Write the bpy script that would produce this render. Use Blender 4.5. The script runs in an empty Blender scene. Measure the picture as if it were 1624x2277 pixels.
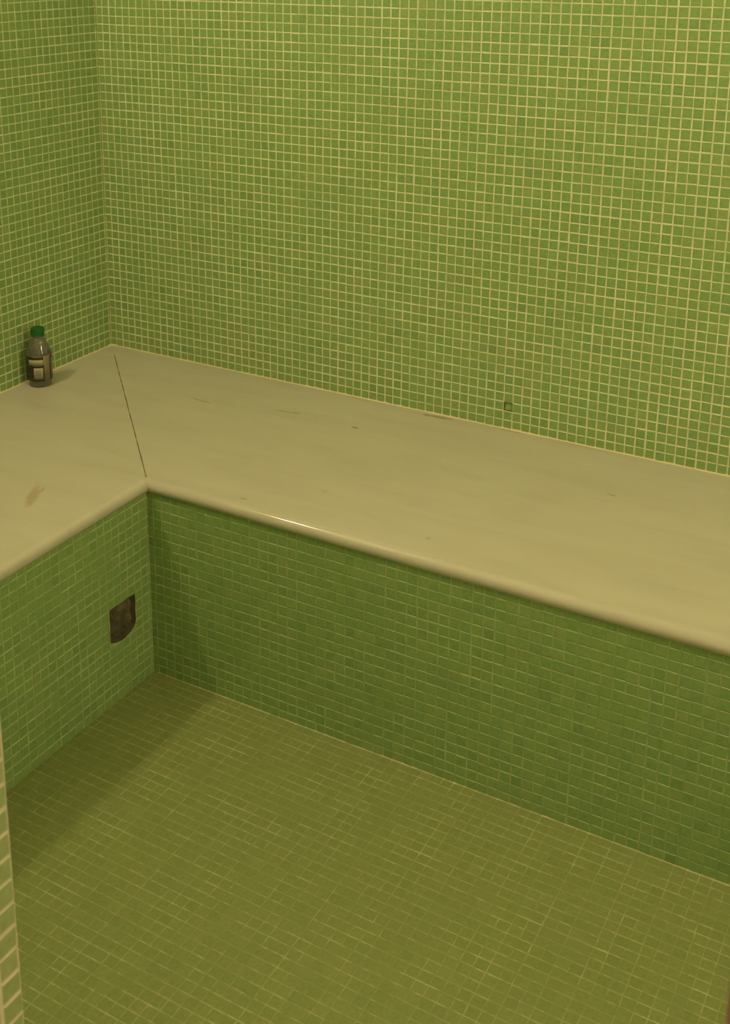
import bpy, bmesh, math, random
import numpy as np
from mathutils import Vector, Matrix

# ---------------------------------------------------------------- camera, light, exposure
P = 0.0215                      # one mosaic tile plus its joint, metres; all coordinates below are in tiles
def V(x, y, z): return Vector((x*P, y*P, z*P))
H = 20.854                      # seat height
TH = 1.4                        # seat slab thickness
D1, D2 = 28.634, 28.189         # faces of the bench base (back leg, left leg)
XR, YF, ZC = 152.0, -85.32, 112.0   # right wall, front wall, ceiling
DX0, DX1 = 67.65, 92.4          # doorway in the front wall
FW = 6.0                        # thickness of the front wall

scene = bpy.context.scene
COL = scene.collection
cam_d = bpy.data.cameras.new('camera'); cam = bpy.data.objects.new('camera', cam_d); COL.objects.link(cam)
Rm = Matrix(((0.86721678, -0.13135219, 0.4802933), (0.49791904, 0.22214255, -0.83828952), (0.00341759, 0.96612592, 0.2580485)))
cam.matrix_world = Matrix.Translation(V(95.1746, -110.632, 70.564)) @ Rm.to_4x4()
cam_d.sensor_fit = 'HORIZONTAL'; cam_d.sensor_width = 36
cam_d.lens = 2655.38*36/1624
cam_d.shift_x = (812-733.18)/1624
cam_d.shift_y = (573.83-1138.5)/1624
cam_d.clip_start = 0.02
cam_d.dof.use_dof = True; cam_d.dof.focus_distance = 2.75; cam_d.dof.aperture_fstop = 22
scene.camera = cam

LIGHT = (1.0, 0.80, 0.475)
WORLD = 1.0
E_LEFT, E_RIGHT = 262.0, 172.0
w = bpy.data.worlds.new('world'); scene.world = w; w.use_nodes = True
w.node_tree.nodes['Background'].inputs[0].default_value = (1.0, 0.78, 0.42, 1)
w.node_tree.nodes['Background'].inputs[1].default_value = WORLD
scene.view_settings.view_transform = 'Standard'; scene.view_settings.look = 'None'
scene.view_settings.gamma = 1; scene.view_settings.exposure = 0.36
scene.view_settings.use_curve_mapping = False

# ---------------------------------------------------------------- node helpers
def new_mat(name):
    m = bpy.data.materials.new(name); m.use_nodes = True
    nt = m.node_tree; return m, nt, nt.nodes['Principled BSDF']
def N(nt, t, **kw):
    n = nt.nodes.new(t)
    for k, v in kw.items(): setattr(n, k, v)
    return n
def ramp(nt, stops):
    r = N(nt, 'ShaderNodeValToRGB'); e = r.color_ramp.elements
    while len(e) > 1: e.remove(e[-1])
    e[0].position = stops[0][0]; e[0].color = (*stops[0][1], 1)
    for p, c in stops[1:]:
        k = e.new(p); k.color = (*c, 1)
    return r
def mix(nt, a, b, f):
    m = N(nt, 'ShaderNodeMix', data_type='RGBA')
    for sock, val in ((m.inputs[0], f), (m.inputs[6], a), (m.inputs[7], b)):
        if hasattr(val, 'is_linked'): nt.links.new(val, sock)
        else: sock.default_value = val if isinstance(val, (int, float)) else (*val, 1)
    return m.outputs[2]

def tile_material(name, cols, rough):
    m, nt, b = new_mat(name); L = nt.links.new
    at = N(nt, 'ShaderNodeAttribute', attribute_name='tile_tone')
    r = ramp(nt, cols); L(at.outputs['Fac'], r.inputs[0])
    tc = N(nt, 'ShaderNodeTexCoord')
    no = N(nt, 'ShaderNodeTexNoise'); no.inputs['Scale'].default_value = 160; no.inputs['Detail'].default_value = 3
    L(tc.outputs['Object'], no.inputs['Vector'])
    dk = N(nt, 'ShaderNodeMapRange'); dk.inputs[1].default_value = 0.3; dk.inputs[2].default_value = 0.7
    dk.inputs[3].default_value = 0.9; dk.inputs[4].default_value = 1.08
    L(no.outputs[0], dk.inputs[0])
    mu = N(nt, 'ShaderNodeMix', data_type='RGBA', blend_type='MULTIPLY'); mu.inputs[0].default_value = 1
    L(r.outputs[0], mu.inputs[6]); L(dk.outputs[0], mu.inputs[7])
    L(mu.outputs[2], b.inputs['Base Color'])
    b.inputs['Roughness'].default_value = rough
    b.inputs['IOR'].default_value = 1.5
    bp = N(nt, 'ShaderNodeBump'); bp.inputs['Strength'].default_value = 0.12; bp.inputs['Distance'].default_value = 0.0006
    L(no.outputs[0], bp.inputs['Height']); L(bp.outputs[0], b.inputs['Normal'])
    return m
def grout_material(name, clean, dirty, bias, scale=9):
    m, nt, b = new_mat(name); L = nt.links.new
    tc = N(nt, 'ShaderNodeTexCoord')
    n1 = N(nt, 'ShaderNodeTexNoise'); n1.inputs['Scale'].default_value = scale; n1.inputs['Detail'].default_value = 3
    n2 = N(nt, 'ShaderNodeTexNoise'); n2.inputs['Scale'].default_value = scale*6; n2.inputs['Detail'].default_value = 2
    L(tc.outputs['Object'], n1.inputs['Vector']); L(tc.outputs['Object'], n2.inputs['Vector'])
    ad = N(nt, 'ShaderNodeMath', operation='ADD'); L(n1.outputs[0], ad.inputs[0]); L(n2.outputs[0], ad.inputs[1])
    mr = N(nt, 'ShaderNodeMapRange'); mr.inputs[1].default_value = 0.8+bias; mr.inputs[2].default_value = 1.2+bias
    L(ad.outputs[0], mr.inputs[0])
    L(mix(nt, clean, dirty, mr.outputs[0]), b.inputs['Base Color'])
    b.inputs['Roughness'].default_value = 0.8
    return m

GREENS = [(0.0, (0.205, 0.315, 0.108)), (0.3, (0.222, 0.342, 0.120)), (0.5, (0.235, 0.350, 0.118)), (0.75, (0.255, 0.355, 0.122)), (1.0, (0.268, 0.357, 0.132))]
M_tile = tile_material('green_glass_tile', GREENS, 0.32)
FLG = [(0.0, (0.205, 0.245, 0.082)), (0.35, (0.215, 0.252, 0.086)), (0.7, (0.228, 0.260, 0.09)), (1.0, (0.24, 0.265, 0.097))]
M_ftile = tile_material('green_floor_tile', FLG, 0.22)
M_jtile = tile_material('pale_green_tile', [(0.0, (0.20, 0.25, 0.10)), (1.0, (0.23, 0.27, 0.12))], 0.4)
M_jgrout = grout_material('pink_cream_grout', (0.46, 0.40, 0.27), (0.36, 0.34, 0.20), 0.05)
M_grout = grout_material('cream_grout', (0.66, 0.66, 0.45), (0.48, 0.53, 0.31), 0.05)
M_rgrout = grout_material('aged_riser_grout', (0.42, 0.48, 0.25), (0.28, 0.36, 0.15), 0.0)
M_fgrout = grout_material('worn_floor_grout', (0.42, 0.40, 0.19), (0.24, 0.26, 0.09), -0.10, 14)
def plain(name, col, rough=0.6, metal=0.0):
    m, nt, b = new_mat(name); b.inputs['Base Color'].default_value = (*col, 1)
    b.inputs['Roughness'].default_value = rough; b.inputs['Metallic'].default_value = metal
    return m
def mortar_material():
    m, nt, b = new_mat('bare_mortar'); L = nt.links.new
    tc = N(nt, 'ShaderNodeTexCoord'); n1 = N(nt, 'ShaderNodeTexNoise'); n1.inputs['Scale'].default_value = 45; n1.inputs['Detail'].default_value = 6
    L(tc.outputs['Object'], n1.inputs['Vector'])
    r = ramp(nt, [(0.3, (0.05, 0.042, 0.022)), (0.55, (0.11, 0.09, 0.048)), (0.8, (0.17, 0.145, 0.08))]); L(n1.outputs[0], r.inputs[0])
    L(r.outputs[0], b.inputs['Base Color']); b.inputs['Roughness'].default_value = 0.95
    return m
M_mortar = mortar_material()

# ---------------------------------------------------------------- mesh helpers
def link_obj(name, me, parent=None):
    o = bpy.data.objects.new(name, me); COL.objects.link(o)
    if parent: o.parent = parent
    return o
def tag(o, label=None, cat=None, group=None, kind=None):
    if label: o['label'] = label
    if cat: o['category'] = cat
    if group: o['group'] = group
    if kind: o['kind'] = kind
    return o
def empty(name, loc):
    o = bpy.data.objects.new(name, None); COL.objects.link(o); o.location = loc; o.empty_display_size = 0.05; return o
def mesh_obj(name, verts, faces, mats, parent=None, fmat=None, smooth=False):
    me = bpy.data.meshes.new(name); me.from_pydata([tuple(v) for v in verts], [], [tuple(f) for f in faces]); 
    for m in (mats if isinstance(mats, (list, tuple)) else [mats]): me.materials.append(m)
    if fmat is not None: me.polygons.foreach_set('material_index', np.array(fmat, dtype=np.int32))
    if smooth: me.polygons.foreach_set('use_smooth', np.ones(len(me.polygons), dtype=bool))
    me.update(); return link_obj(name, me, parent)
def bm_obj(name, bm, mats, parent=None, smooth=False, origin=None):
    bmesh.ops.recalc_face_normals(bm, faces=bm.faces)
    if smooth:
        for f in bm.faces: f.smooth = True
    me = bpy.data.meshes.new(name); bm.to_mesh(me); bm.free()
    for m in (mats if isinstance(mats, (list, tuple)) else [mats]): me.materials.append(m)
    return link_obj(name, me, parent)
def add_box(bm, lo, hi, mat=0, bevel=0.0, seg=2):
    r = bmesh.ops.create_cube(bm, size=1.0)
    c = [(a+b)/2 for a, b in zip(lo, hi)]; s = [abs(b-a) for a, b in zip(lo, hi)]
    for v in r['verts']: v.co = Vector([c[i]+v.co[i]*s[i] for i in range(3)])
    fs = {f for v in r['verts'] for f in v.link_faces}
    for f in fs: f.material_index = mat
    if bevel > 0:
        es = list({e for v in r['verts'] for e in v.link_edges})
        bmesh.ops.bevel(bm, geom=es, offset=bevel, segments=seg, profile=0.5, affect='EDGES', clamp_overlap=True)

def smooth_noise(x, y, rng, n=8):
    out = np.zeros_like(x)
    for k in range(n):
        fx, fy, ph = rng.uniform(-0.35, 0.35), rng.uniform(-0.35, 0.35), rng.uniform(0, 6.28)
        out += np.sin(fx*x+fy*y+ph)
    return out/n

def tiled(name, frame, rect, off, gaps, mats, seed, parent=None, skip=lambda i, j: False, sunk=None,
          lift=0.035, back=(0.5, 4.0), wob=0.03, jit=0.010, holes=None, tone_shift=0.0, extra=None, edge_mat=0):
    """Hand-laid mosaic: joint quads, a bevelled glass tile per cell and a solid backing, in one mesh.
    frame = (origin, u, v, n) in tile units; rect = (u0, u1, v0, v1); off = lattice offsets."""
    O, U, W, Nn = [np.array(a, float) for a in frame]
    u0, u1, v0, v1 = rect
    rng = np.random.default_rng(seed)
    iu = np.arange(math.floor(u0-off[0]), math.ceil(u1-off[0]))
    iv = np.arange(math.floor(v0-off[1]), math.ceil(v1-off[1]))
    I, J = np.meshgrid(iu, iv, indexing='ij'); I = I.ravel(); J = J.ravel()
    a = np.clip(I+off[0], u0, u1); b = np.clip(I+1+off[0], u0, u1)
    c = np.clip(J+off[1], v0, v1); d = np.clip(J+1+off[1], v0, v1)
    keep = (b-a > 0.02) & (d-c > 0.02)
    if holes:
        for (hu0, hu1, hv0, hv1) in holes:
            keep &= ~((a >= hu0-.01) & (b <= hu1+.01) & (c >= hv0-.01) & (d <= hv1+.01))
    sk = np.array([not skip(int(i), int(j)) for i, j in zip(I, J)])
    keep &= sk
    I, J, a, b, c, d = [z[keep] for z in (I, J, a, b, c, d)]
    n = len(I)
    verts, faces, fm, tone = [], [], [], []
    # joints
    def quad(pts):
        nonlocal_base = sum(len(x) for x in verts); verts.append(pts); return nonlocal_base
    def P3(u, v, h): return (O[None]+u[:, None]*U+v[:, None]*W+h[:, None]*Nn)*P
    z = np.zeros(n)
    sunk = sunk or {}
    issunk = np.array([(int(i), int(j)) in sunk for i, j in zip(I, J)])
    m0 = ~issunk
    g = np.stack([P3(a, c, z), P3(b, c, z), P3(b, d, z), P3(a, d, z)], 1)[m0]
    base = 0; verts.append(g.reshape(-1, 3)); k = len(g)
    faces.append(base+np.arange(k*4).reshape(-1, 4)); fm.append(np.zeros(k)); tone.append(np.zeros(k)); base += k*4
    # tiles
    big = (b-a > 0.3) & (d-c > 0.3)
    I, J, a, b, c, d = [q[big] for q in (I, J, a, b, c, d)]; n = len(I)
    gu, gv = gaps
    sn = smooth_noise(I.astype(float), J.astype(float), rng)*wob*2
    sn2 = smooth_noise(I.astype(float), J.astype(float), rng)*wob*2
    colw = {int(i): rng.normal(0, wob*0.35) for i in np.unique(I)}; roww = {int(j): rng.normal(0, wob*0.25) for j in np.unique(J)}
    cu = (a+b)/2+sn+np.array([colw[int(i)] for i in I])+rng.normal(0, jit, n)
    cv = (c+d)/2+sn2+np.array([roww[int(j)] for j in J])+rng.normal(0, jit, n)
    hu = np.clip((b-a)/2-gu/2-rng.uniform(-.012, .014, n), .05, None); hv = np.clip((d-c)/2-gv/2-rng.uniform(-.010, .012, n), .05, None)
    cu = np.clip(cu, a+hu-.09, b-hu+.09); cv = np.clip(cv, c+hv-.06, d-hv+.06)
    cu = np.clip(cu, u0+hu, u1-hu); cv = np.clip(cv, v0+hv, v1-hv)
    th = rng.normal(0, 0.007, n); bev = 0.045
    top = lift*(1+rng.normal(0, 0.08, n)); tu = rng.normal(0, 0.3*lift, n); tv = rng.normal(0, 0.3*lift, n)
    bot = np.full(n, -0.15); bot[:] = -0.02
    topoff = [np.zeros(n), np.zeros(n)]
    for key, (lo, hi) in sunk.items():
        q = np.where((I == key[0]) & (J == key[1]))[0]
        for t in q: top[t] = (lo+hi)/2; tv[t] = (hi-lo)/2/hv[t]; tu[t] = 0.02; bot[t] = -0.3; bot[t] = min(lo, hi)-.1
    pts = []
    for lev in (0, 1):
        for su, sv in ((-1, -1), (1, -1), (1, 1), (-1, 1)):
            lu = su*(hu-(bev if lev else 0)); lv = sv*(hv-(bev if lev else 0))
            uu = cu+lu*np.cos(th)-lv*np.sin(th); vv = cv+lu*np.sin(th)+lv*np.cos(th)
            h = (top+tu*lu+tv*lv) if lev else bot+tv*lv*(top < 0)
            pts.append(P3(uu, vv, h))
    # mid ring so the pillow edge is crisp
    t = np.stack(pts, 1)
    ring = np.stack([P3(cu+su*hu*np.cos(th)-sv*hv*np.sin(th), cv+su*hu*np.sin(th)+sv*hv*np.cos(th), top+tu*su*hu+tv*sv*hv-0.8*lift) for su, sv in ((-1, -1), (1, -1), (1, 1), (-1, 1))], 1)
    t = np.concatenate([t, ring], 1)
    verts.append(t.reshape(-1, 3))
    F = np.array([[4, 5, 6, 7]]+[[8+e, 8+(e+1) % 4, 4+(e+1) % 4, 4+e] for e in range(4)]+[[e, (e+1) % 4, 8+(e+1) % 4, 8+e] for e in range(4)])
    ff = base+(np.arange(n)*12)[:, None, None]+F[None]
    faces.append(ff.reshape(-1, 4)); base += n*12
    fm.append(np.tile([1, 1, 1, edge_mat, 1, 1, 1, edge_mat, 1], n))
    tt = np.clip(0.5+tone_shift+rng.normal(0, .2, n)+0.12*smooth_noise(I*1.0, J*1.0, rng), 0, 1)
    tone.append(np.repeat(tt, 9))
    # solid backing
    b0, b1 = back
    def box(ua, ub, va, vb, h0, h1, mat):
        nonlocal base
        q = np.array([(O+u*U+v*W+h*Nn)*P for h in (h0, h1) for u, v in ((ua, va), (ub, va), (ub, vb), (ua, vb))])
        verts.append(q)
        f = np.array([[3, 2, 1, 0], [4, 5, 6, 7], [0, 1, 5, 4], [1, 2, 6, 5], [2, 3, 7, 6], [3, 0, 4, 7]])+base
        faces.append(f); fm.append(np.full(6, mat)); tone.append(np.zeros(6)); base += 8
    for (ua, ub, va, vb) in (extra or [(u0, u1, v0, v1)]): box(ua, ub, va, vb, -b1, -b0, 0 if len(mats) < 3 else 2)
    allv = np.concatenate(verts); allf = np.concatenate(faces).astype(np.int32)
    me = bpy.data.meshes.new(name)
    me.vertices.add(len(allv)); me.vertices.foreach_set('co', allv.ravel().astype(np.float32))
    me.loops.add(len(allf)*4); me.loops.foreach_set('vertex_index', allf.ravel())
    me.polygons.add(len(allf)); me.polygons.foreach_set('loop_start', np.arange(len(allf), dtype=np.int32)*4)
    me.polygons.foreach_set('loop_total', np.full(len(allf), 4, dtype=np.int32))
    for m in mats: me.materials.append(m)
    me.polygons.foreach_set('material_index', np.concatenate(fm).astype(np.int32))
    me.polygons.foreach_set('use_smooth', np.zeros(len(allf), dtype=bool))
    me.update(calc_edges=True); me.validate()
    at = me.attributes.new('tile_tone', 'FLOAT', 'FACE'); at.data.foreach_set('value', np.concatenate(tone).astype(np.float32))
    return link_obj(name, me, parent)

X, Y, Z = (1, 0, 0), (0, 1, 0), (0, 0, 1)
nX, nY, nZ = (-1, 0, 0), (0, -1, 0), (0, 0, -1)
WALLM = [M_tile, M_grout]
WM = [M_grout, M_tile]

# ---------------------------------------------------------------- room shell
o = tiled('wall_back', ((0, 0, 0), X, Z, nY), (0, XR, H, ZC), (-0.10, H % 1), (0.135, 0.08), WM, 11,
          sunk={(53, 23): None} and {(53, int(math.floor(23.3))-1+0): (-0.08, -0.36)})
tag(o, kind='structure')
o = tiled('wall_left', ((0, 0, 0), nY, Z, X), (0, -YF, H, ZC), (0.33, H % 1), (0.11, 0.08), WM, 12); tag(o, kind='structure')
o = tiled('wall_right', ((XR, 0, 0), nY, Z, nX), (0, -YF, 0, ZC), (0.0, 0.0), (0.15, 0.10), WM, 13); tag(o, kind='structure')
front = tiled('wall_front', ((0, YF, 0), X, Z, Y), (0, XR, 0, ZC), (0.65, 0.1), (0.15, 0.10), WM, 14,
          holes=[(DX0, 94.1, 0, 94.0)], extra=[(0, DX0-.05, 0, ZC), (94.2, XR, 0, ZC), (DX0-.05, 94.2, 94.1, ZC)], back=(.4, FW-.4))
tag(front, kind='structure')
o = tiled('trim_1', ((DX0, YF, 0), nY, Z, X), (0, FW+26, 0, 94.1), (0.0, 0.084), (0.15, 0.11), [M_jgrout, M_jtile], 15, wob=0.02, back=(.4, 3)); tag(o, kind='structure')
floor = tiled('floor', ((0, 0, 0), X, nY, Z), (D2, XR, D1, 125), (-0.184, 0.613), (0.05, 0.065), [M_fgrout, M_ftile], 16,
              lift=0.010, wob=0.025, jit=0.007); tag(floor, kind='structure')
bm = bmesh.new(); add_box(bm, V(-4, -125, ZC), V(XR+4, 4, ZC+4)); o = bm_obj('ceiling', bm, plain('ceiling_paint', (0.62, 0.60, 0.52), 0.8)); tag(o, kind='structure')

# ---------------------------------------------------------------- bench
XB, YB = XR-1.0, YF+1.0     # where the bench stops at the right and front walls
bench = empty('corner_bench', V(0, 0, 0))
tag(bench, 'L-shaped built-in corner bench with cream stone seat over green mosaic base', 'bench')
def under(o, root):
    o.parent = root; return o
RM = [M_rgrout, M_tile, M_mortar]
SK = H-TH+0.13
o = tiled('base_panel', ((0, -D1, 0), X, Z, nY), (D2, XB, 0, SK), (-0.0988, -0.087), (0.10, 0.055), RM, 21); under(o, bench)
HY0, HY1, HZ0, HZ1 = 31.05, 35.05, 6.0, 10.0
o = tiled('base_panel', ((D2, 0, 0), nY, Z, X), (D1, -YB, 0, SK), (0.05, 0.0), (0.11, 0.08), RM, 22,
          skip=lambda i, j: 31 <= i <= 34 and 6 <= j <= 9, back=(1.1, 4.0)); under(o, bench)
leftpanel = o
# hollow where tiles have come off: ragged joint-mortar lip, side walls and rough bed
hole = [(34.86, 10.02), (34.2, 9.98), (33.65, 10.0), (32.9, 9.94), (32.1, 10.0), (31.5, 9.9), (31.12, 9.93), (31.08, 9.0), (31.14, 8.1), (31.1, 7.2),
        (31.22, 6.72), (31.55, 6.42), (31.95, 6.22), (32.4, 6.10), (32.8, 6.02), (33.4, 6.04), (33.9, 6.12), (34.4, 6.34), (34.86, 6.5), (34.9, 7.4), (34.83, 8.4), (34.89, 9.3)]
hole = [(min(max(y, HY0+.01), HY1-.01), min(max(z, HZ0+.01), HZ1-.01)) for y, z in hole]
def hp(y, z, h): return tuple(V(D2+h, -y, z))
vs, fs, fmi = [], [], []
cy, cz = 33.0, 8.0
n = len(hole)
bmh = bmesh.new()
inner_v = [bmh.verts.new((y, z, 0)) for y, z in hole]
outer_v = [bmh.verts.new((y, z, 0)) for y, z in ((HY0, HZ0), (HY1, HZ0), (HY1, HZ1), (HY0, HZ1))]
for L_ in (inner_v, outer_v):
    for a_, b_ in zip(L_, L_[1:]+L_[:1]): bmh.edges.new((a_, b_))
bmesh.ops.triangle_fill(bmh, use_beauty=True, edges=bmh.edges[:])
bmh.verts.index_update()
for v in bmh.verts: vs.append(hp(v.co.x, v.co.y, 0.03))
inn = set(inner_v)
for f in bmh.faces:
    if not all(v in inn for v in f.verts): fs.append(tuple(v.index for v in f.verts)); fmi.append(0)
    else:
        c_ = sum((v.co for v in f.verts), Vector())/3
        if abs(c_.x-33) > 1.75 or abs(c_.y-8) > 1.8: fs.append(tuple(v.index for v in f.verts)); fmi.append(0)
bmh.free()
base = len(vs)
for (y, z) in hole: vs.append(hp(y, z, 0.03))
for (y, z) in hole: vs.append(hp(cy+(y-cy)*.97, cz+(z-cz)*.97, -0.75))
for i in range(n):
    j = (i+1) % n; fs.append((base+i, base+j, base+n+j, base+n+i)); fmi.append(1)
rng = random.Random(5)
G = 14; base = len(vs)
for a_ in range(G+1):
    for b_ in range(G+1):
        y = HY0+(HY1-HY0)*a_/G; z = HZ0+(HZ1-HZ0)*b_/G
        vs.append(hp(y, z, -0.55+0.12*math.sin(y*2.3+z*1.7)+0.10*math.sin(z*3.1-y)+rng.uniform(-.07, .07)))
for a_ in range(G):
    for b_ in range(G):
        q = base+a_*(G+1)+b_; fs.append((q, q+G+1, q+G+2, q+1)); fmi.append(1)
o = mesh_obj('bare_patch', vs, fs, [M_rgrout, M_mortar], None, fmi)
o['label'] = 'dark square hollow where mosaic tiles have come off'
o.parent = leftpanel

def stone_material():
    m, nt, b = new_mat('cream_stone'); L = nt.links.new
    tc = N(nt, 'ShaderNodeTexCoord')
    mp = N(nt, 'ShaderNodeMapping'); mp.inputs['Scale'].default_value = (1.2, 6, 6); mp.inputs['Rotation'].default_value = (0, 0, math.radians(-8))
    L(tc.outputs['Object'], mp.inputs[0])
    n1 = N(nt, 'ShaderNodeTexNoise'); n1.inputs['Scale'].default_value = 3.0; n1.inputs['Detail'].default_value = 8; n1.inputs['Distortion'].default_value = 0.5
    L(mp.outputs[0], n1.inputs['Vector'])
    r = ramp(nt, [(0.25, (0.50, 0.46, 0.385)), (0.5, (0.54, 0.495, 0.41)), (0.75, (0.565, 0.52, 0.435))]); L(n1.outputs[0], r.inputs[0])
    col = r.outputs[0]
    geo = N(nt, 'ShaderNodeNewGeometry')
    sep = N(nt, 'ShaderNodeSeparateXYZ'); L(geo.outputs['Position'], sep.inputs[0])
    nz = N(nt, 'ShaderNodeTexNoise'); nz.inputs['Scale'].default_value = 130; nz.inputs['Detail'].default_value = 3; L(geo.outputs['Position'], nz.inputs['Vector'])
    # stains and scuffs: x, y, half length, half width, angle (deg), colour, strength
    st = [(20.8, -9.76, 1.7, .22, -5, (.33, .27, .14), .45), (30.6, -7.8, 1.4, .22, 6, (.33, .27, .14), .45), (32.0, -7.5, .5, .18, 8, (.25, .2, .1), .5),
          (39.4, -7.82, .45, .14, 0, (.18, .14, .06), .85), (46.0, -.75, 1.6, .3, 3, (.30, .20, .09), .7), (44.5, -.9, .5, .3, 0, (.24, .16, .07), .6),
          (38.55, -27.5, .4, .15, 0, (.3, .24, .12), .6), (21.5, -36.9, 2.3, .55, -60, (.38, .25, .12), .55), (21.3, -35.4, .6, .2, -60, (.30, .2, .1), .4),
          (67.63, -9.66, .6, .14, -8, (.3, .25, .13), .6), (44.2, -22.4, .35, .12, 0, (.4, .33, .2), .5), (56.4, -25.7, .3, .3, 0, (.4, .33, .2), .5),
          (53.9, -.4, 1.8, .22, 0, (.42, .30, .15), .5), (62.0, -.4, 3.0, .2, 0, (.45, .34, .18), .35), (36.0, -.4, 3.0, .2, 0, (.45, .34, .18), .3)]
    def mth(op, a, b_=None):
        q = N(nt, 'ShaderNodeMath', operation=op)
        for s, v in ((q.inputs[0], a), (q.inputs[1], b_)):
            if v is None: continue
            if isinstance(v, (int, float)): s.default_value = v
            else: L(v, s)
        return q.outputs[0]
    wn = mth('MULTIPLY', mth('SUBTRACT', nz.outputs[0], .5), 1.6)
    for (x, y, lx, ly, an, cc, stg) in st:
        ca, sa = math.cos(math.radians(an)), math.sin(math.radians(an))
        dx = mth('SUBTRACT', sep.outputs[0], x*P); dy = mth('SUBTRACT', sep.outputs[1], y*P)
        u = mth('DIVIDE', mth('ADD', mth('MULTIPLY', dx, ca), mth('MULTIPLY', dy, sa)), lx*P)
        v = mth('DIVIDE', mth('SUBTRACT', mth('MULTIPLY', dy, ca), mth('MULTIPLY', dx, sa)), ly*P)
        d = mth('ADD', mth('ADD', mth('MULTIPLY', u, u), mth('MULTIPLY', v, v)), wn)
        mr = N(nt, 'ShaderNodeMapRange', interpolation_type='SMOOTHSTEP'); L(d, mr.inputs[0])
        mr.inputs[1].default_value = 1.5; mr.inputs[2].default_value = 0.0; mr.inputs[3].default_value = 0; mr.inputs[4].default_value = stg
        col = mix(nt, col, cc, mr.outputs[0])
    L(col, b.inputs['Base Color'])
    b.inputs['Roughness'].default_value = 0.085; b.inputs['IOR'].default_value = 1.5
    return m
M_stone = stone_material()
R7 = TH/2
E1, E2 = 29.03, 28.60           # front edges of the slabs (back leg, left leg)
def slab(name, leg):
    E_ = E1 if leg == 'back' else E2
    prof = [(0.03, H-TH), (0.03, H)]
    k = 14
    dd = [0.03+(E_-R7-0.03)*i/6 for i in range(1, 6)]
    prof += [(d, H) for d in dd]
    for i in range(k+1):
        a = math.pi/2-math.pi*i/k
        prof.append((E_-R7+R7*math.cos(a), H-R7+R7*math.sin(a)))
    vs, fs = [], []
    n = len(prof)
    e = 0.003   # half joint
    for end in (0, 1):
        for d, z in prof:
            if leg == 'back': vs.append(V(d*E2/E1+e if end == 0 else XB, -d, z))
            else: vs.append(V(d, -(d*E1/E2)-e if end == 0 else YB, z))
    for i in range(n):
        j = (i+1) % n; fs.append((i, j, n+j, n+i))
    fs.append(tuple(range(n))[::-1]); fs.append(tuple(range(n, 2*n)))
    bm = bmesh.new(); bv = [bm.verts.new(v) for v in vs]
    for f in fs: bm.faces.new([bv[i] for i in f])
    for f in bm.faces: f.smooth = len(f.verts) == 4
    bmesh.ops.recalc_face_normals(bm, faces=bm.faces)
    for e_ in bm.edges:
        if len(e_.link_faces) == 2 and e_.calc_face_angle(0) > math.radians(30): e_.smooth = False
    me = bpy.data.meshes.new(name); bm.to_mesh(me); bm.free(); me.materials.append(M_stone)
    o = link_obj(name, me); under(o, bench); return o
slab('seat_slab', 'back'); slab('seat_slab', 'left')
# dark filler standing in the mitre joint, stops short of the wall corner and of the nosing
def strip(name, pts, hw, z0, z1, mat, seed):
    r = random.Random(seed); vs, fs = [], []
    for (x, y) in pts:
        w_ = hw*r.uniform(.7, 1.25); dx, dy = .7071*w_, .7071*w_
        for s, zz in ((-1, z0), (1, z0), (1, z1), (-1, z1)): vs.append(V(x+s*dx, y+s*dy, zz))
    for i in range(len(pts)-1):
        for k in range(4):
            j = (k+1) % 4; fs.append((4*i+k, 4*i+j, 4*i+4+j, 4*i+4+k))
    fs += [(0, 1, 2, 3), tuple(4*len(pts)-4+k for k in (3, 2, 1, 0))]
    return mesh_obj(name, vs, fs, mat)
mj = [(2.95+(27.9-2.95)*i/40, -(3.0+(28.33-3.0)*i/40)) for i in range(41)]
mm, nt, b = new_mat('joint_filler'); n1 = N(nt, 'ShaderNodeTexNoise'); n1.inputs['Scale'].default_value = 22
tc = N(nt, 'ShaderNodeTexCoord'); nt.links.new(tc.outputs['Object'], n1.inputs['Vector'])
r = ramp(nt, [(0.35, (0.10, 0.06, 0.02)), (0.6, (0.17, 0.10, 0.04)), (0.75, (0.38, 0.28, 0.15))]); nt.links.new(n1.outputs[0], r.inputs[0]); nt.links.new(r.outputs[0], b.inputs['Base Color'])
b.inputs['Roughness'].default_value = .8
o = strip('joint_filler', mj, 0.045, H-.3, H+.006, mm, 3); under(o, bench)
# sealant bead between seat and walls
M_seal = plain('sealant', (0.66, 0.56, 0.34), 0.5)
def bead(path, r0, mat, seed):
    rr = random.Random(seed); vs, fs = [], []
    S = 6
    for (x, y, nx, ny) in path:
        r_ = r0*rr.uniform(.8, 1.2)
        for k in range(S+1):
            a = math.pi/2*k/S     # concave-ish quarter fillet from wall to seat
            u, v = r_*(1-math.sin(a))*1.0, r_*(1-math.cos(a))
            vs.append(V(x+nx*u, y+ny*u, H+v))
        vs.append(V(x, y, H))
    m = S+2
    for i in range(len(path)-1):
        for k in range(m):
            j = (k+1) % m; fs.append((m*i+k, m*i+j, m*i+m+j, m*i+m+k))
    return vs, fs
pth = [(x, -0.02, 0, -1) for x in np.arange(XB, 0.9, -1.0)] + [(0.55, -0.05, .35, -.9), (0.15, -0.15, .7, -.7), (0.05, -0.55, .9, -.35)] + [(0.02, -y, 1, 0) for y in np.arange(1.0, -YB, 1.0)]
vs, fs = bead(pth, 0.16, M_seal, 8)
o = mesh_obj('sealant_bead', vs, fs, M_seal, smooth=True); under(o, bench)

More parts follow.
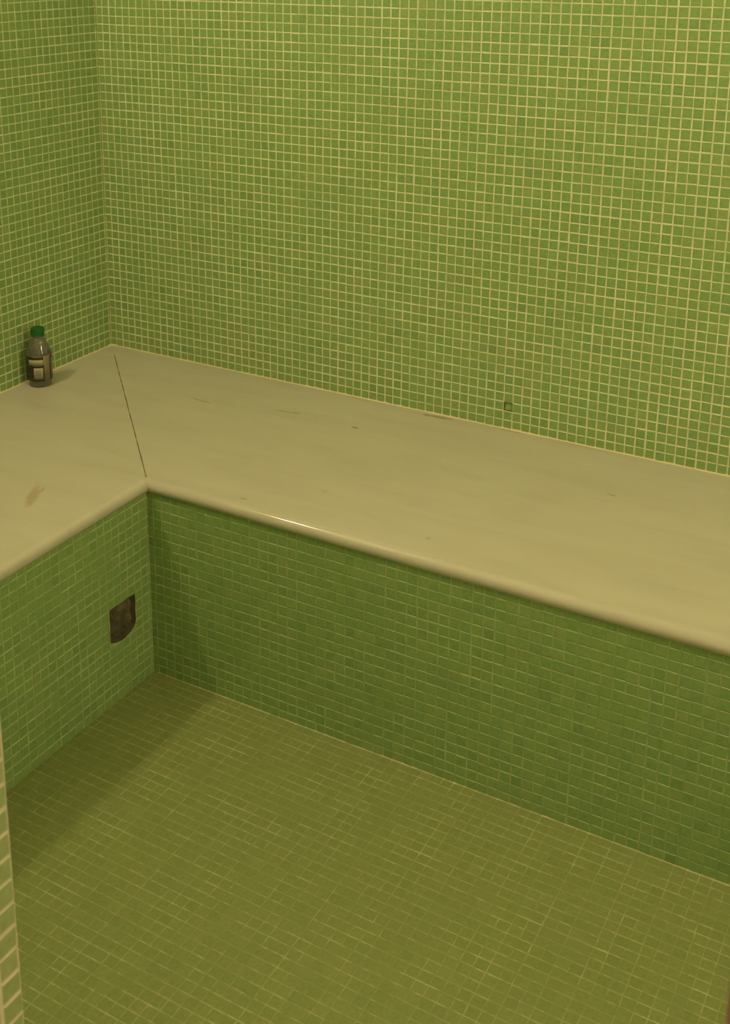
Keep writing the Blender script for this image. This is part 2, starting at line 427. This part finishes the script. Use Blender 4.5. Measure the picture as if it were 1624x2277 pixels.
# grout lines run into the inside corners
def corner_line(name, pts, a, b, r, mat, seed):
    """thin quarter fillet along pts; a and b are the two face normals"""
    rr = random.Random(seed); vs, fs = [], []; S = 4; A, B = Vector(a), Vector(b)
    for p_ in pts:
        q = r*rr.uniform(.75, 1.25); c_ = Vector(p_)+A*q+B*q
        ring = [c_-A*q*math.sin(math.pi/2*k/S)-B*q*math.cos(math.pi/2*k/S) for k in range(S+1)]+[Vector(p_)-A*.02-B*.02]
        vs += [v*P for v in ring]
    m = S+2
    for i in range(len(pts)-1):
        for k in range(m):
            j = (k+1) % m; fs.append((m*i+k, m*i+j, m*i+m+j, m*i+m+k))
    return mesh_obj(name, vs, fs, mat)
M_line = grout_material('corner_grout', (0.52, 0.46, 0.26), (0.38, 0.38, 0.18), 0.0, 12)
o = corner_line('trim_2', [(x, -D1-.02, 0) for x in np.arange(D2+.5, XB, .7)], (0, -1, 0), (0, 0, 1), .12, M_line, 4); tag(o, kind='structure')
o = corner_line('trim_3', [(0, 0, z) for z in np.arange(H+.3, ZC, .8)], (1, 0, 0), (0, -1, 0), .17, M_line, 5); tag(o, kind='structure')
# ---------------------------------------------------------------- bottle
def lathe(bm, prof, seg=48, a0=0.0, a1=2*math.pi, mat=0):
    full = abs(a1-a0-2*math.pi) < 1e-6
    rings = []
    for r, z in prof:
        ring = [bm.verts.new((r*P*math.cos(a0+(a1-a0)*i/seg), r*P*math.sin(a0+(a1-a0)*i/seg), z*P)) for i in range(seg if full else seg+1)]
        rings.append(ring)
    for A, B in zip(rings, rings[1:]):
        m = len(A)
        for i in range(m if full else m-1):
            j = (i+1) % m
            f = bm.faces.new((A[i], A[j], B[j], B[i])); f.material_index = mat; f.smooth = True
    return rings
bottle = empty('water_bottle', V(2.0, -14.95, H+0.02))
tag(bottle, 'small clear plastic bottle with green cap and dark label standing by left wall', 'bottle')
m_pet, nt, b = new_mat('clear_plastic'); b.inputs['Transmission Weight'].default_value = 0.88; b.inputs['Roughness'].default_value = 0.015; b.inputs['IOR'].default_value = 1.45
b.inputs['Base Color'].default_value = (0.62, 0.58, 0.50, 1)
outer = [(0.0, .12), (.75, .06), (.9, .0), (1.18, .02), (1.30, .14), (1.33, .4), (1.33, .72), (1.36, .80), (1.37, 1.6), (1.38, 2.6), (1.40, 3.75), (1.44, 3.86), (1.44, 4.0),
         (1.3750, 4.12), (1.3240, 4.25), (1.2645, 4.4), (1.2042, 4.55), (1.1432, 4.7), (1.0815, 4.85), (1.0608, 4.9), (1.0222, 4.94), (1.0115, 4.99), (1.0068, 5.03), (0.9435, 5.18), (0.8794, 5.33), (0.8147, 5.48), (.72, 5.62), (.64, 5.70), (.60, 5.76), (.76, 5.78), (.76, 5.86), (.58, 5.9), (.58, 6.6)]
inner = [(max(r-.035, .0), z+(.05 if r < 1.3 and z < .5 else 0)) for r, z in outer]
bm = bmesh.new()
ra = lathe(bm, outer); rb = lathe(bm, inner)
for i in range(48):
    j = (i+1) % 48; bm.faces.new((ra[-1][i], ra[-1][j], rb[-1][j], rb[-1][i]))
bmesh.ops.remove_doubles(bm, verts=bm.verts, dist=1e-6)
o = bm_obj('bottle_body', bm, m_pet, bottle)
for pg in o.data.polygons: pg.use_smooth = True
# cap with knurling
bm = bmesh.new()
S = 96; capp = [(.0, 5.90), (.70, 5.90), (.755, 5.93), (.755, 6.02), (.73, 6.05), (.755, 6.09), (.755, 6.74), (.72, 6.83), (.64, 6.86), (.0, 6.86)]
rings = []
for r_, z_ in capp:
    ring = []
    for i in range(S):
        a = 2*math.pi*i/S; rr = r_*(1-(0.022 if (i % 2 and 6.08 < z_ < 6.78) else 0)); ring.append(bm.verts.new((rr*P*math.cos(a), rr*P*math.sin(a), z_*P)))
    rings.append(ring)
for A, B in zip(rings, rings[1:]):
    for i in range(S):
        j = (i+1) % S; bm.faces.new((A[i], A[j], B[j], B[i]))
bmesh.ops.remove_doubles(bm, verts=bm.verts, dist=1e-6)
bm_obj('bottle_cap', bm, plain('green_cap_plastic', (0.006, 0.10, 0.014), .45), bottle)
# label: angles are measured from the side that faces the doorway, positive to the right
FACE = math.radians(-45.8)
def patch(name, t0, t1, z0, z1, r, mat, parent, th=0.012):
    bm = bmesh.new(); a0, a1 = FACE+math.radians(t0), FACE+math.radians(t1); seg = max(3, int((t1-t0)/4))
    R1 = lathe(bm, [(r, z0), (r, z1)], seg, a0, a1); R2 = lathe(bm, [(r+th, z0), (r+th, z1)], seg, a0, a1)
    bm.faces.new((R1[0][0], R2[0][0], R2[1][0], R1[1][0])); bm.faces.new((R1[0][-1], R2[0][-1], R2[1][-1], R1[1][-1]))
    for k in (0, 1):
        for i in range(seg): bm.faces.new((R1[k][i], R1[k][i+1], R2[k][i+1], R2[k][i]))
    return bm_obj(name, bm, mat, parent)
M_ldark = plain('label_dark', (0.030, 0.022, 0.012), .4); M_lpale = plain('label_pale', (0.33, 0.29, 0.19), .45); M_lmid = plain('label_beige', (0.20, 0.165, 0.10), .45)
M_lred = plain('label_red', (0.16, 0.03, 0.015), .45)
lab = patch('bottle_label', -178, 178, .82, 3.80, 1.41, M_lmid, bottle)
patch('dark_field', -165, -28, .82, 3.72, 1.424, M_ldark, lab)
patch('top_band', -60, 17, 3.42, 3.76, 1.426, M_ldark, lab)
patch('text_strip', -55, 16, 2.72, 3.36, 1.438, M_lpale, lab)
patch('middle_band', -50, 19, 2.42, 2.68, 1.426, M_ldark, lab)
patch('side_band', 14, 20.5, .82, 2.68, 1.426, M_ldark, lab)
patch('bottom_band', -60, 20.5, .82, 1.18, 1.427, M_ldark, lab)
patch('seam_line', 52, 60, .82, 3.6, 1.426, M_ldark, lab)
patch('red_mark', 56, 82, 3.3, 3.78, 1.432, M_lred, lab)
# bar code panel: pale field with thin bars
bc = patch('barcode_panel', -29, 14, 1.18, 2.42, 1.430, M_lpale, lab)
bm = bmesh.new(); rr = random.Random(2); y = 1.5
M_bar = plain('barcode_ink', (0.10, 0.08, 0.05), .5)
t = -20.0
while t < 4:
    w_ = rr.choice([.5, .9, 1.4]); seg = 1
    lathe(bm, [(1.4435, 1.52), (1.4435, 2.22)], 1, FACE+math.radians(t), FACE+math.radians(t+w_)); t += w_+rr.choice([.9, 1.5, 2.0])
bm_obj('barcode_bars', bm, M_bar, bc) if False else None
o = bpy.data.objects.new('tmp', None); bpy.data.objects.remove(o)
me = bpy.data.meshes.new('bars'); bm.to_mesh(me); bm.free()
# bars are printing on the panel: joined into its mesh as a second material
pm = bmesh.new(); pm.from_mesh(bc.data); k0 = len(pm.faces); pm.from_mesh(me); pm.faces.ensure_lookup_table()
for f in pm.faces[k0:]: f.material_index = 1
pm.to_mesh(bc.data); pm.free(); bc.data.materials.append(M_bar); bpy.data.meshes.remove(me)

# ---------------------------------------------------------------- lamps (above the frame)
def lamp(loc, n, strength, label, k=1.0):
    """square bulkhead lamp: housing on the wall, bulging diffuser, cross guard; n = direction it faces (+1/-1 in x)"""
    root = empty('bulkhead_lamp', loc); tag(root, label, 'lamp', None); root.scale = (k, k, k)
    M = plain('lamp_housing', (.6, .6, .58), .4)
    s = 4.9*P
    bm = bmesh.new(); add_box(bm, (-.2*P if n > 0 else -1.1*P, -s, -s), (1.1*P if n > 0 else .2*P, s, s), 0, .004)
    bm_obj('housing', bm, M, root)
    em, nt, b = new_mat('lamp_glow'); nt.nodes.remove(b); e = N(nt, 'ShaderNodeEmission'); e.inputs[0].default_value = (*LIGHT, 1); e.inputs[1].default_value = strength
    nt.links.new(e.outputs[0], nt.nodes['Material Output'].inputs[0])
    bm = bmesh.new(); lo, hi = (1.1, 4.6) if n > 0 else (-4.6, -1.1)
    add_box(bm, (lo*P, -4.1*P, -4.1*P), (hi*P, 4.1*P, 4.1*P), 0, .012, 2)
    bm_obj('diffuser', bm, em, root)
    bm = bmesh.new()
    a, b2 = (1.1, 4.9) if n > 0 else (-4.9, -1.1)
    x0, x1 = ((4.6, 4.95) if n > 0 else (-4.95, -4.6))
    for (yy, zz) in ((.42, 4.3), (4.3, .42)):
        add_box(bm, (x0*P, -yy*P, -zz*P), (x1*P, yy*P, zz*P), 0, .001, 1)
    for sgn in (-1, 1):
        add_box(bm, (a*P, sgn*4.12*P-.15*P, -.28*P), (b2*P, sgn*4.12*P+.15*P, .28*P), 0, 0)
        add_box(bm, (a*P, -.28*P, sgn*4.12*P-.15*P), (b2*P, .28*P, sgn*4.12*P+.15*P), 0, 0)
    bm_obj('cross_guard', bm, M, root)
    return root
lamp(V(0.25, -63, 95.0), 1, E_LEFT, 'square bulkhead lamp high on the left wall', 0.66)
lamp(V(XR-.25, -51, 95.0), -1, E_RIGHT, 'square bulkhead lamp high on the right wall')

# ---------------------------------------------------------------- door frame post at the right edge
bm = bmesh.new()
add_box(bm, V(92.47, -89.3, 0), V(94.2, -86.5, 94), 0, .003)
o = bm_obj('door_frame', bm, plain('dark_red_paint', (0.17, 0.075, 0.085), .4)); o.name = 'door_frame'
tag(o, 'dark red painted door frame post at the right edge of the doorway', 'door frame')
